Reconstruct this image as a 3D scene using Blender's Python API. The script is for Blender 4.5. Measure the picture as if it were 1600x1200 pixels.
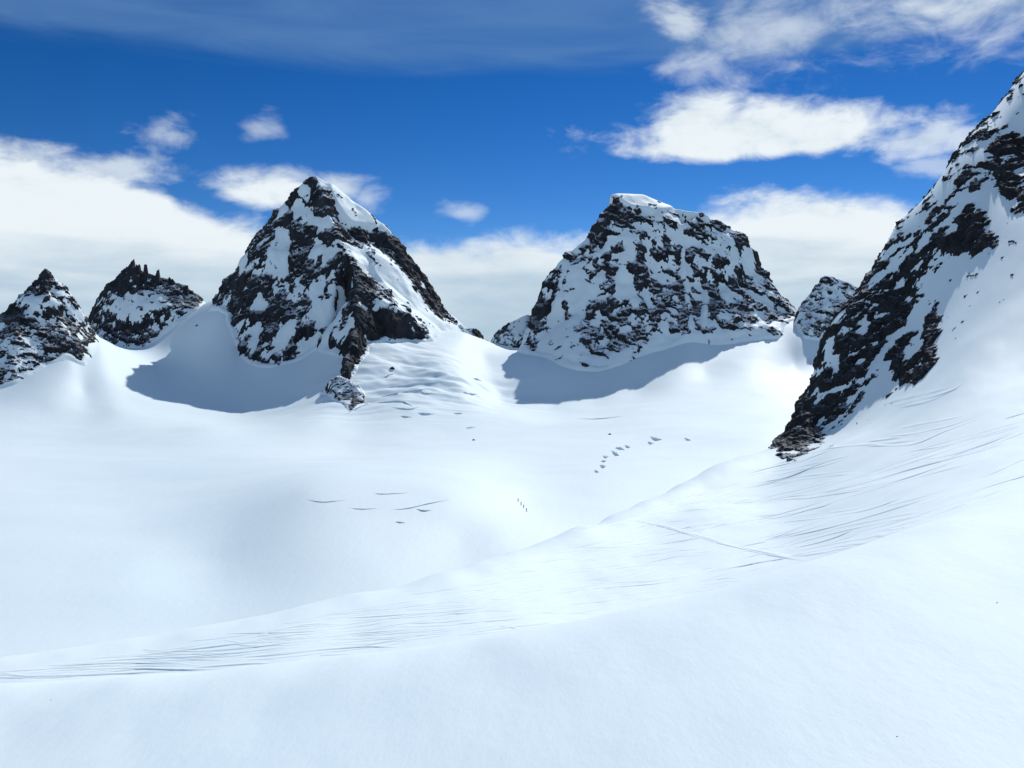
import bpy, math, random
import numpy as np
from mathutils import Vector, geometry

# ------------------------------------------------------------------ scene, camera, sky, sun, exposure
for o in list(bpy.data.objects):
    bpy.data.objects.remove(o, do_unlink=True)
sc = bpy.context.scene
COL = sc.collection
random.seed(7)
rng = np.random.default_rng(7)

F = 1385.0                       # focal length in pixels of the 1600 px wide photograph
PITCH = math.atan(40.0 / F)      # the horizon lies a little above the middle of the frame
cam_d = bpy.data.cameras.new('camera')
cam_d.sensor_width = 36.0
cam_d.lens = 36.0 * F / 1600.0
cam_d.clip_start = 0.1
cam_d.clip_end = 120000.0
cam = bpy.data.objects.new('camera', cam_d)
COL.objects.link(cam)
cam.location = (0, 0, 0)
cam.rotation_euler = (math.radians(90) - PITCH, 0, 0)
sc.camera = cam

SUN_AZ = math.radians(26.0)      # clockwise from the viewing direction (+Y)
SUN_EL = math.radians(42.0)
SUN = Vector((math.sin(SUN_AZ) * math.cos(SUN_EL), math.cos(SUN_AZ) * math.cos(SUN_EL), math.sin(SUN_EL)))
sun_d = bpy.data.lights.new('sun', 'SUN')
sun_d.energy = 4.0
sun_d.angle = math.radians(0.53)
sun_d.color = (1.0, 0.97, 0.92)
sun = bpy.data.objects.new('sun', sun_d)
COL.objects.link(sun)
sun.rotation_euler = (-SUN).to_track_quat('-Z', 'Y').to_euler()

sc.view_settings.view_transform = 'Standard'
sc.view_settings.look = 'None'
sc.view_settings.gamma = 1.0
sc.view_settings.use_curve_mapping = False
sc.view_settings.exposure = 0.0
sc.cycles.max_bounces = 4
sc.cycles.diffuse_bounces = 3
sc.cycles.use_denoising = True


class Nodes:
    """Small helper that chains shader nodes."""
    def __init__(self, tree):
        self.t = tree

    def n(self, typ, **kw):
        nd = self.t.nodes.new(typ)
        for k, v in kw.items():
            setattr(nd, k, v)
        return nd

    def set(self, sock, v):
        if hasattr(v, 'is_output'):
            self.t.links.new(v, sock)
        else:
            sock.default_value = v

    def math(self, op, a, b=None, c=None, clamp=False):
        nd = self.n('ShaderNodeMath', operation=op, use_clamp=clamp)
        self.set(nd.inputs[0], a)
        if b is not None:
            self.set(nd.inputs[1], b)
        if c is not None:
            self.set(nd.inputs[2], c)
        return nd.outputs[0]

    def smooth(self, v, lo, hi, a=0.0, b=1.0):
        nd = self.n('ShaderNodeMapRange', interpolation_type='SMOOTHSTEP')
        self.set(nd.inputs['Value'], v)
        self.set(nd.inputs['From Min'], lo)
        self.set(nd.inputs['From Max'], hi)
        self.set(nd.inputs['To Min'], a)
        self.set(nd.inputs['To Max'], b)
        return nd.outputs['Result']

    def mix(self, f, a, b):
        nd = self.n('ShaderNodeMix', data_type='RGBA')
        self.set(nd.inputs[0], f)
        self.set(nd.inputs[6], a)
        self.set(nd.inputs[7], b)
        return nd.outputs[2]

    def noise(self, vec, scale, detail=4.0, rough=0.55, dist=0.0):
        nd = self.n('ShaderNodeTexNoise')
        self.set(nd.inputs['Vector'], vec)
        nd.inputs['Scale'].default_value = scale
        nd.inputs['Detail'].default_value = detail
        nd.inputs['Roughness'].default_value = rough
        nd.inputs['Distortion'].default_value = dist
        return nd.outputs['Fac']

    def scaled(self, vec, s):
        nd = self.n('ShaderNodeVectorMath', operation='MULTIPLY')
        self.set(nd.inputs[0], vec)
        nd.inputs[1].default_value = s
        return nd.outputs[0]


# ---- world: physical sky with a cloud layer given by direction
SKY_STRENGTH = 0.10
world = bpy.data.worlds.new('World')
sc.world = world
world.use_nodes = True
world.cycles.sampling_method = 'MANUAL'
world.cycles.sample_map_resolution = 1024
wt = world.node_tree
wt.nodes.clear()
W = Nodes(wt)
sky = W.n('ShaderNodeTexSky', sky_type='NISHITA')
sky.sun_disc = False
sky.sun_elevation = SUN_EL
sky.sun_rotation = SUN_AZ
sky.altitude = 3000.0
sky.air_density = 1.0
sky.dust_density = 0.2
sky.ozone_density = 2.5
gam = W.n('ShaderNodeGamma')
wt.links.new(sky.outputs[0], gam.inputs[0])
gam.inputs[1].default_value = 1.35
hsv = W.n('ShaderNodeHueSaturation')
hsv.inputs['Saturation'].default_value = 1.22
hsv.inputs['Value'].default_value = 0.41
hsv.inputs['Hue'].default_value = 0.505
wt.links.new(gam.outputs[0], hsv.inputs['Color'])
skycol = hsv.outputs[0]

tc = W.n('ShaderNodeTexCoord')
dirv = tc.outputs['Generated']
sep = W.n('ShaderNodeSeparateXYZ')
wt.links.new(dirv, sep.inputs[0])
az = W.math('ARCTAN2', sep.outputs[0], sep.outputs[1])
el = W.math('ARCSINE', sep.outputs[2])
comb = W.n('ShaderNodeCombineXYZ')
W.set(comb.inputs[0], az)
W.set(comb.inputs[1], W.math('MULTIPLY', el, 1.9))
avec = comb.outputs[0]
n_big = W.noise(avec, 6.0, 6.0, 0.58, 0.3)
n_fine = W.noise(avec, 17.0, 6.0, 0.6, 0.4)
comb2 = W.n('ShaderNodeCombineXYZ')
W.set(comb2.inputs[0], az)
W.set(comb2.inputs[1], W.math('MULTIPLY', el, 7.0))
comb2.inputs[2].default_value = 3.7
n_str = W.noise(comb2.outputs[0], 5.0, 5.0, 0.55, 0.5)
nz = W.math('ADD', W.math('MULTIPLY', n_big, 0.62), W.math('MULTIPLY', n_fine, 0.38))
nz0 = W.math('SUBTRACT', nz, 0.5)


def ang(px, py):
    a = math.atan((px - 800.0) / F)
    return a, math.atan((560.0 - py) / F * math.cos(a))


def blob(px, py, rx, ru, rd, k=1.3, soft=0.45, dens=1.0):
    """One cloud: half width rx, height ru above and rd below its centre, all in photo pixels."""
    a0, e0 = ang(px, py)
    du = W.math('MULTIPLY', W.math('SUBTRACT', az, a0), F / rx)
    dv = W.math('SUBTRACT', el, e0)
    up = W.math('MULTIPLY', W.math('MAXIMUM', dv, 0.0), F / ru)
    dn = W.math('MULTIPLY', W.math('MAXIMUM', W.math('MULTIPLY', dv, -1.0), 0.0), F / rd)
    r2 = W.math('ADD', W.math('MULTIPLY', du, du), W.math('ADD', W.math('MULTIPLY', up, up), W.math('MULTIPLY', dn, dn)))
    q = W.math('SUBTRACT', 1.0, W.math('SQRT', r2))
    q = W.math('ADD', q, W.math('MULTIPLY', nz0, k * 3.4))
    return W.math('MULTIPLY', W.smooth(q, -0.12, soft * 1.25), dens)


def union(vals):
    out = vals[0]
    for v in vals[1:]:
        out = W.math('MAXIMUM', out, v)
    return out


# cloud bank lying along the whole horizon, its top height follows the azimuth
fc = W.n('ShaderNodeFloatCurve')
cv = fc.mapping.curves[0]
bank_top = [(-600, 300), (-200, 250), (0, 272), (120, 282), (250, 310), (330, 345), (400, 352), (500, 392), (640, 378), (760, 372), (880, 368), (950, 350),
            (1040, 345), (1100, 328), (1180, 316), (1265, 316), (1300, 328), (1420, 332), (1550, 330), (1900, 300), (2600, 330)]
pts = [((math.atan((p - 800) / F) + math.pi) / (2 * math.pi), (560 - q) / F / 0.5) for p, q in bank_top]
pts = [(0.0, 0.42), (0.12, 0.5), (0.25, 0.36)] + pts + [(0.8, 0.4), (0.9, 0.5), (1.0, 0.42)]
while len(cv.points) < len(pts):
    cv.points.new(0.5, 0.5)
for p, (x, y) in zip(cv.points, pts):
    p.location = (x, y)
    p.handle_type = 'AUTO'
fc.mapping.update()
W.set(fc.inputs['Value'], W.math('MULTIPLY_ADD', az, 1 / (2 * math.pi), 0.5))
top = W.math('MULTIPLY', fc.outputs[0], 0.5)
bq = W.math('ADD', W.math('MULTIPLY', W.math('SUBTRACT', top, el), 40.0), W.math('MULTIPLY', nz0, 6.0))
bank = W.smooth(bq, -0.35, 1.1)

white = [
    blob(1185, 228, 265, 58, 22, 0.8, 0.42, 1.0),
    blob(1095, 205, 120, 50, 34, 0.8, 0.45, 1.0),
    blob(1400, 224, 130, 34, 26, 1.3, 0.6, 0.72),
    blob(1470, 262, 60, 18, 20, 1.4, 0.7, 0.5),
    blob(1480, 20, 330, 120, 85, 1.3, 0.95, 0.85),
    blob(1230, 50, 190, 70, 62, 1.4, 1.1, 0.6),
    blob(1075, 105, 66, 30, 26, 1.3, 0.9, 0.6),
    blob(1060, 40, 60, 32, 34, 1.5, 0.8, 0.65),
    blob(425, 305, 112, 42, 24, 0.75, 0.5, 1.0),
    blob(520, 300, 55, 28, 22, 0.75, 0.6, 0.8),
    blob(575, 312, 38, 24, 24, 1.6, 1.0, 0.55),
    blob(722, 334, 48, 15, 12, 1.9, 1.1, 0.5),
    blob(60, 262, 110, 34, 20, 1.5, 0.7, 0.75),
    blob(175, 272, 120, 32, 22, 1.5, 0.8, 0.7),
    blob(275, 214, 66, 28, 24, 2.6, 1.2, 0.55),
    blob(405, 207, 36, 22, 20, 2.2, 1.2, 0.45),
]
# clouds elsewhere, beyond the frame
beyond = W.math('MULTIPLY', W.smooth(n_big, 0.52, 0.68), W.smooth(W.math('ABSOLUTE', az), 0.60, 0.85))
beyond = W.math('MULTIPLY', beyond, 0.8)
m_white = W.math('MULTIPLY', union(white + [beyond]), W.smooth(n_fine, 0.18, 0.52, 0.72, 1.0))
m_cloud = W.math('MAXIMUM', m_white, bank)
# thin high veil across the top of the view
veil_e0 = (560 - 128) / F
veil = W.math('MULTIPLY', W.smooth(W.math('ADD', el, W.math('MULTIPLY', n_str, 0.03)), veil_e0 + 0.006, veil_e0 + 0.035), W.math('MULTIPLY_ADD', n_str, 0.7, 0.12), clamp=True)

# cloud brightness: bright tops, greyer and bluer low parts and thin layers
comb3 = W.n('ShaderNodeCombineXYZ')     # the same noise a little nearer the sun: bright sun side, greyer lee side
W.set(comb3.inputs[0], W.math('ADD', az, 0.012))
W.set(comb3.inputs[1], W.math('MULTIPLY', W.math('ADD', el, 0.014), 1.9))
n_lit = W.math('SUBTRACT', n_big, W.noise(comb3.outputs[0], 6.0, 6.0, 0.58, 0.3))
shade = W.math('ADD', W.math('MULTIPLY', W.smooth(el, 0.03, 0.165), 0.62), W.math('MULTIPLY', n_str, 0.62))
shade = W.math('ADD', shade, W.math('MULTIPLY', n_lit, W.smooth(el, 0.12, 0.2, 0.5, 1.9)))
ccol = W.mix(W.smooth(shade, 0.22, 0.95), (4.3, 5.8, 7.1, 1), (8.4, 9.1, 9.5, 1))
veilcol = (1.15, 2.5, 5.0, 1)
c1 = W.mix(W.math('MULTIPLY', veil, 1.15, clamp=True), skycol, veilcol)
c2 = W.mix(m_cloud, c1, ccol)
bg = W.n('ShaderNodeBackground')
W.set(bg.inputs['Color'], c2)
bg.inputs['Strength'].default_value = SKY_STRENGTH
wout = W.n('ShaderNodeOutputWorld')
wt.links.new(bg.outputs[0], wout.inputs['Surface'])


# ------------------------------------------------------------------ materials
def new_mat(name):
    m = bpy.data.materials.new(name)
    m.use_nodes = True
    t = m.node_tree
    t.nodes.clear()
    N = Nodes(t)
    out = N.n('ShaderNodeOutputMaterial')
    b = N.n('ShaderNodeBsdfPrincipled')
    t.links.new(b.outputs[0], out.inputs['Surface'])
    return m, N, b


def snow_mat(name, scale, bump, dist):
    m, N, b = new_mat(name)
    pos = N.n('ShaderNodeNewGeometry').outputs['Position']
    n1 = N.noise(pos, 0.02 * scale, 4.0, 0.55)
    col = N.mix(N.smooth(n1, 0.3, 0.7), (0.68, 0.79, 0.825, 1), (0.715, 0.81, 0.84, 1))
    N.set(b.inputs['Base Color'], col)
    b.inputs['Roughness'].default_value = 0.62
    b.inputs['Specular IOR Level'].default_value = 0.18
    n2 = N.noise(N.scaled(pos, (1.0, 0.45, 1.0)), 1.1 * scale, 6.0, 0.62)
    bp = N.n('ShaderNodeBump')
    bp.inputs['Strength'].default_value = bump
    bp.inputs['Distance'].default_value = dist
    N.set(bp.inputs['Height'], n2)
    N.t.links.new(bp.outputs[0], b.inputs['Normal'])
    return m


def rock_mat(name, dark, light, scale, dust, lo):
    m, N, b = new_mat(name)
    geo = N.n('ShaderNodeNewGeometry')
    pos = geo.outputs['Position']
    n1 = N.noise(N.scaled(pos, (1, 1, 0.5)), 0.06 * scale, 6.0, 0.62, 0.6)
    n2 = N.noise(pos, 0.45 * scale, 5.0, 0.65)
    f = N.math('ADD', N.math('MULTIPLY', n1, 0.65), N.math('MULTIPLY', n2, 0.35))
    col = N.mix(N.smooth(f, 0.36, 0.66), dark, light)
    sx = N.n('ShaderNodeSeparateXYZ')
    N.t.links.new(geo.outputs['Normal'], sx.inputs[0])
    n3 = N.noise(pos, 0.9 * scale, 4.0, 0.6)
    ledge = N.math('ADD', sx.outputs[2], N.math('MULTIPLY', N.math('SUBTRACT', n3, 0.5), 1.5))
    at_ = N.n('ShaderNodeAttribute', attribute_name='snowy')
    fs = N.math('MULTIPLY', N.smooth(ledge, lo, lo + 0.22), N.math('MULTIPLY', at_.outputs['Fac'], dust))
    n4 = N.noise(pos, 0.025 * scale, 3.0, 0.5)
    col = N.mix(N.math('MULTIPLY', N.smooth(n4, 0.5, 0.72), 0.12), col, (light[0] * 1.25, light[1] * 0.95, light[2] * 0.72, 1))
    N.set(b.inputs['Base Color'], N.mix(fs, col, (0.80, 0.86, 0.92, 1)))
    b.inputs['Roughness'].default_value = 0.85
    b.inputs['Specular IOR Level'].default_value = 0.2
    bp = N.n('ShaderNodeBump')
    bp.inputs['Strength'].default_value = 0.8
    bp.inputs['Distance'].default_value = 0.8 / scale
    N.set(bp.inputs['Height'], n2)
    N.t.links.new(bp.outputs[0], b.inputs['Normal'])
    return m


M_SNOW_NEAR = snow_mat('snow_near', 3.0, 0.13, 0.08)
M_SNOW = snow_mat('snow_glacier', 0.25, 0.25, 0.6)
M_SNOW_PEAK = snow_mat('snow_on_rock', 0.3, 0.5, 0.8)
M_ROCK = rock_mat('dark_rock', (0.008, 0.009, 0.012, 1), (0.033, 0.038, 0.047, 1), 1.0, 0.85, 0.56)
M_ROCK_NEAR = rock_mat('black_rock', (0.008, 0.009, 0.011, 1), (0.028, 0.030, 0.035, 1), 4.0, 0.5, 0.72)


def plain_mat(name, col, rough=0.7):
    m, N, b = new_mat(name)
    pos = N.n('ShaderNodeTexCoord').outputs['Object']
    n1 = N.noise(pos, 6.0, 3.0)
    c = [max(0.0, x) for x in col]
    N.set(b.inputs['Base Color'], N.mix(n1, (c[0] * 0.75, c[1] * 0.75, c[2] * 0.75, 1), (c[0] * 1.2, c[1] * 1.2, c[2] * 1.2, 1)))
    b.inputs['Roughness'].default_value = rough
    return m


# ------------------------------------------------------------------ numeric helpers
def ray(px, py):
    a = (px - 800.0) / F
    b = (600.0 - py) / F
    return np.array([a, math.cos(PITCH) + b * math.sin(PITCH), -math.sin(PITCH) + b * math.cos(PITCH)])


def at(px, py, D):
    """The point at forward distance D that the photograph shows at pixel (px, py)."""
    r = ray(px, py)
    return r * (D / r[1])


def atz(px, z, D):
    p = at(px, 560, D)
    p[2] = z
    return p


def project(P):
    x, y, z = P[..., 0], P[..., 1], P[..., 2]
    fy = y * math.cos(PITCH) - z * math.sin(PITCH)
    uz = y * math.sin(PITCH) + z * math.cos(PITCH)
    fy = np.maximum(fy, 0.1)
    return 800 + F * x / fy, 600 - F * uz / fy


def _h(ix, iy, iz, seed):
    h = (ix * 374761393 + iy * 668265263 + iz * 2147483647 + seed * 1274126177) & 0xFFFFFFFF
    h = ((h ^ (h >> 13)) * 1274126177) & 0xFFFFFFFF
    return (h ^ (h >> 16)) & 0xFFFFFFFF


_G = np.array([[1, 1, 0], [-1, 1, 0], [1, -1, 0], [-1, -1, 0], [1, 0, 1], [-1, 0, 1], [1, 0, -1], [-1, 0, -1],
               [0, 1, 1], [0, -1, 1], [0, 1, -1], [0, -1, -1], [1, 1, 0], [-1, 1, 0], [0, -1, 1], [0, -1, -1]], dtype=np.float32)


def perlin(x, y, z, seed=0):
    x, y, z = np.broadcast_arrays(x, y, z)
    xi, yi, zi = np.floor(x).astype(np.int64), np.floor(y).astype(np.int64), np.floor(z).astype(np.int64)
    xf, yf, zf = (x - xi).astype(np.float32), (y - yi).astype(np.float32), (z - zi).astype(np.float32)
    u, v, w = [t * t * t * (t * (t * 6 - 15) + 10) for t in (xf, yf, zf)]
    res = 0
    for dx in (0, 1):
        wx = u if dx else 1 - u
        for dy in (0, 1):
            wy = v if dy else 1 - v
            for dz in (0, 1):
                wz = w if dz else 1 - w
                g = _G[_h(xi + dx, yi + dy, zi + dz, seed) & 15]
                res = res + wx * wy * wz * (g[..., 0] * (xf - dx) + g[..., 1] * (yf - dy) + g[..., 2] * (zf - dz))
    return res


def fbm(x, y, z, octaves=5, gain=0.5, seed=0):
    s, a = 0, 1.0
    for i in range(octaves):
        s = s + a * perlin(x, y, z, seed + i * 17)
        x, y, z, a = x * 2.03, y * 2.03, z * 2.03, a * gain
    return s


def ridged(x, y, z, octaves=5, gain=0.55, seed=0):
    s, a = 0, 1.0
    for i in range(octaves):
        s = s + a * (0.45 - np.abs(perlin(x, y, z, seed + i * 17)) * 1.6)
        x, y, z, a = x * 2.07, y * 2.07, z * 2.07, a * gain
    return s


def blur(A, sig):
    r = max(1, int(sig * 2.6))
    k = np.exp(-0.5 * (np.arange(-r, r + 1) / sig) ** 2)
    k /= k.sum()
    for ax in (0, 1):
        pad = [(0, 0), (0, 0)]
        pad[ax] = (r, r)
        B = np.pad(A, pad, mode='edge')
        n = A.shape[ax]
        A = sum(k[i] * (B[i:i + n] if ax == 0 else B[:, i:i + n]) for i in range(2 * r + 1))
    return A


def smoothstep(a, b, x):
    t = np.clip((x - a) / (b - a), 0, 1)
    return t * t * (3 - 2 * t)


class TPS:
    """Thin plate surface: height over range as a smooth function of azimuth and log range."""
    KU, KW = 1.6, 0.62

    def __init__(self, P, lam=2e-4):
        P = np.array(P)
        r = np.hypot(P[:, 0], P[:, 1])
        self.c = np.stack([np.arctan2(P[:, 0], P[:, 1]) * self.KU, np.log(r) * self.KW], 1)
        v = P[:, 2] / r
        n = len(P)
        A = np.zeros((n + 3, n + 3))
        A[:n, :n] = self.k(self.c, self.c) + lam * np.eye(n)
        A[:n, n] = 1
        A[:n, n + 1:] = self.c
        A[n:, :n] = A[:n, n:].T
        self.w = np.linalg.solve(A, np.concatenate([v, [0, 0, 0]]))

    @staticmethod
    def k(a, b):
        d2 = ((a[:, None, :] - b[None, :, :]) ** 2).sum(-1)
        return 0.5 * d2 * np.log(d2 + 1e-12)

    def __call__(self, x, y):
        sh = np.shape(x)
        x, y = np.ravel(x).astype(float), np.ravel(y).astype(float)
        r = np.hypot(x, y)
        q = np.stack([np.arctan2(x, y) * self.KU, np.log(np.maximum(r, 0.5)) * self.KW], 1)
        out = np.empty(len(q))
        for i in range(0, len(q), 40000):
            s = q[i:i + 40000]
            out[i:i + 40000] = self.k(s, self.c) @ self.w[:-3] + self.w[-3] + s @ self.w[-2:]
        return (out * r).reshape(sh)


def mesh_obj(name, verts, faces, mat, parent=None, smooth=True):
    me = bpy.data.meshes.new(name)
    verts = np.asarray(verts, dtype=np.float32).reshape(-1, 3)
    if isinstance(faces, np.ndarray):
        k = faces.shape[1]
        me.vertices.add(len(verts))
        me.vertices.foreach_set('co', verts.ravel())
        me.loops.add(faces.size)
        me.loops.foreach_set('vertex_index', faces.astype(np.int32).ravel())
        me.polygons.add(len(faces))
        me.polygons.foreach_set('loop_start', np.arange(0, faces.size, k, dtype=np.int32))
        me.update(calc_edges=True)
    else:
        me.from_pydata([tuple(v) for v in verts], [], faces)
    me.validate()
    if smooth:
        me.polygons.foreach_set('use_smooth', np.ones(len(me.polygons), dtype=bool))
    me.materials.append(mat)
    o = bpy.data.objects.new(name, me)
    COL.objects.link(o)
    if parent is not None:
        o.parent = parent
        o.matrix_parent_inverse = parent.matrix_world.inverted()
    return o


def grid_faces(nr, nc, keep=None):
    i = np.arange(nr * nc).reshape(nr, nc)
    f = np.stack([i[:-1, :-1], i[:-1, 1:], i[1:, 1:], i[1:, :-1]], -1)
    if keep is not None:
        return f[keep]
    return f.reshape(-1, 4)


def compact(V, faces):
    used = np.zeros(len(V), bool)
    used[faces.ravel()] = True
    idx = np.cumsum(used) - 1
    return V[used], idx[faces], used


def set_attr(o, name, vals):
    a = o.data.attributes.new(name, 'FLOAT', 'POINT')
    a.data.foreach_set('value', np.asarray(vals, dtype=np.float32))


def thing(name, loc, label, cat, group=None):
    o = bpy.data.objects.new(name, None)
    COL.objects.link(o)
    o.location = loc
    o.empty_display_size = 5
    bpy.context.view_layer.update()
    o['label'] = label
    o['category'] = cat
    if group:
        o['group'] = group
    return o


# ------------------------------------------------------------------ the near snow slope
NEAR = []
def col_pts(px, lst, behind=()):
    for D, py in lst:
        NEAR.append(at(px, py, D))
    for D, z in behind:
        NEAR.append(atz(px, z, D))

def foreground(px, brow, hidden=True):
    """Gently tilted snow round the photographer, ending in a low brow at the given pixel row."""
    u = (px - 800.0) / F
    E = (brow - 560.0) / F
    Db = 1.7 / (E - 0.03 + 0.18 * u)
    for D in (2.6, 4.0, 0.85 * Db, Db):
        NEAR.append(atz(px, -1.7 + (0.18 * u - 0.03) * D, D))
    if hidden:
        for k, extra in ((1.7, 0.035), (3.2, 0.045)):
            NEAR.append(atz(px, -(E + extra) * Db * k, Db * k))

for px_, brow_ in ((-500, 1088), (0, 1082), (200, 1074), (400, 1060), (560, 1043), (800, 1006), (1000, 970), (1210, 914), (1300, 884)):
    foreground(px_, brow_)
for px_, brow_ in ((1400, 850), (1500, 820), (1600, 800), (1900, 740)):
    foreground(px_, brow_, False)
col_pts(-500, [(74, 1098), (78, 1090)], [(31, -15), (58, -29), (115, -50), (250, -110), (500, -140)])
col_pts(-250, [(78, 1086), (82, 1066)], [(31, -14.6), (58, -28.5), (116, -48), (170, -80)])
col_pts(0, [(82, 1062), (87, 1036)], [(32, -14.4), (62, -28), (120, -47), (175, -80), (300, -120)])
col_pts(100, [(84, 1054), (90, 1022)], [(33, -14.4), (63, -28), (123, -47), (180, -82)])
col_pts(200, [(86, 1046), (93, 1007)], [(34, -14.4), (64, -28), (127, -48), (185, -83)])
col_pts(300, [(87, 1038), (97, 988)], [(34, -14.2), (65, -28), (132, -48), (195, -85)])
col_pts(400, [(88, 1030), (102, 968)], [(34, -14), (66, -28), (138, -49), (205, -86), (400, -130)])
col_pts(480, [(89, 1024), (106, 951)], [(34, -13.8), (66, -28), (143, -49.5), (212, -87)])
col_pts(560, [(91, 1018), (102, 968), (112, 932)], [(34, -13.6), (67, -27.6), (150, -50), (222, -88)])
col_pts(690, [(93, 1008), (110, 945), (128, 895)], [(36, -13.4), (68, -27), (168, -52), (245, -92)])
col_pts(800, [(96, 998), (111, 946), (132, 896), (150, 860)], [(36, -13), (70, -26.5), (192, -54), (275, -95), (600, -140)])
col_pts(900, [(102, 980), (120, 936), (148, 876), (180, 823)], [(38, -12.8), (72, -25.5), (228, -57), (310, -98)])
col_pts(1000, [(108, 962), (122, 928), (152, 872), (188, 822), (228, 783)], [(40, -12.6), (74, -24.5), (280, -62), (365, -104)])
col_pts(745, [(94, 1003), (110, 946), (130, 894), (138, 878)], [(36, -13.2), (69, -26.8), (180, -53), (260, -93)])
col_pts(850, [(99, 989), (115, 941), (140, 886), (164, 842)], [(37, -12.9), (71, -26), (209, -55.5), (292, -96)])
col_pts(950, [(105, 971), (121, 932), (150, 874), (186, 822), (203, 803)], [(39, -12.7), (73, -25), (253, -59.5), (337, -101)])
col_pts(1050, [(111, 950), (136, 898), (170, 842), (212, 794), (258, 762)], [(42, -12.8), (75, -22.8), (307, -63), (392, -106)])
col_pts(1155, [(112, 925), (150, 861), (195, 802), (250, 752), (306, 721)], [(42, -11.9), (72, -19.6), (350, -63), (440, -110)])
col_pts(1100, [(115, 938), (150, 867), (190, 810), (240, 767), (288, 742)], [(45, -13), (75, -21), (335, -64), (420, -108)])
col_pts(1210, [(110, 912), (150, 855), (200, 795), (260, 738), (325, 701)], [(40, -10.8), (70, -18.4), (365, -62), (460, -112), (700, -140)])
col_pts(1300, [(105, 882), (140, 835), (185, 774), (250, 700), (305, 650), (322, 580), (336, 505)], [(40, -9.8), (70, -16.9), (385, -20), (480, -90)])
col_pts(1400, [(30, 850), (60, 844), (95, 828), (135, 792), (180, 735), (250, 650), (292, 588), (323, 480), (358, 350)], [(402, 8), (520, -70), (800, -120)])
col_pts(1500, [(18, 818), (40, 813), (75, 801), (120, 766), (175, 695), (230, 602), (270, 505), (309, 396), (378, 236)], [(424, 45), (560, -40)])
col_pts(1600, [(18, 797), (40, 788), (70, 774), (115, 733), (172, 652), (225, 565), (258, 458), (296, 330), (336, 235), (400, 118)], [(450, 82), (590, 0), (900, -90)])
col_pts(1900, [(30, 730), (60, 700), (110, 630), (170, 515), (250, 310), (350, 50), (450, -130), (500, -190)], [(560, 190), (700, 80)])
for a_deg, vals in ((90, [(4, -1.3), (15, 0.5), (60, 18), (200, 110), (500, 240)]), (135, [(6, -1.2), (15, 1), (60, 18), (200, 75), (500, 160)]),
                    (180, [(6, -1.2), (15, 0.5), (60, 10), (200, 40), (500, 90)]), (-180, [(6, -1.2), (15, 0.5), (60, 10), (200, 40), (500, 90)]),
                    (-135, [(6, -1.8), (15, -2.5), (60, -8), (200, -20), (500, -60)]), (-90, [(6, -2.4), (15, -5.5), (60, -22), (200, -70), (500, -140)]),
                    (-60, [(12, -5.5), (60, -24), (150, -62), (400, -130)]), (60, [(12, -3), (60, 6), (200, 75), (500, 210)])):
    a = math.radians(a_deg)
    for r_, z_ in vals:
        NEAR.append(np.array([r_ * math.sin(a), r_ * math.cos(a), z_]))
tps_near = TPS(NEAR)


def near_z(x, y):
    z = tps_near(x, y)
    r = np.hypot(x, y)
    z = z + 0.9 * smoothstep(30, 200, r) * fbm(x / 55, y / 55, 0.3, 3, 0.5, 5)
    z = z + 0.16 * smoothstep(4, 40, r) * fbm(x / 9, y / 14, 0.7, 3, 0.5, 9)
    z = z + 0.018 * smoothstep(2, 8, r) * (1 - smoothstep(60, 140, r)) * fbm(x / 0.9, y / 1.6, 0.1, 3, 0.55, 13)
    return z


def polar_grid(azs, rs):
    A, R = np.meshgrid(azs, rs)
    return R * np.sin(A), R * np.cos(A)


azs = np.concatenate([np.radians(np.linspace(-180, -46, 60)), np.radians(np.linspace(-45, -32, 50)),
                      np.radians(np.linspace(-31.9, 32.5, 900)), np.radians(np.linspace(33, 50, 70)), np.radians(np.linspace(51, 180, 60))])
rs = np.concatenate([np.geomspace(1.2, 60, 170), np.geomspace(60.6, 520, 260), np.geomspace(540, 1200, 20)])
X, Y = polar_grid(azs, rs)
Z = near_z(X, Y)
snow_slope = mesh_obj('snow_slope', np.stack([X, Y, Z], -1), grid_faces(*X.shape), M_SNOW_NEAR)
snow_slope['kind'] = 'structure'
snow_slope['label'] = 'sunlit snow slope in the foreground crossed by many ski tracks'
snow_slope['category'] = 'snow slope'

# ------------------------------------------------------------------ the glacier basin
G = []
def gp(*rows):
    for px, py, D in rows:
        G.append(at(px, py, D))
def gz(*rows):
    for px, z, D in rows:
        G.append(atz(px, z, D))

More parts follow.
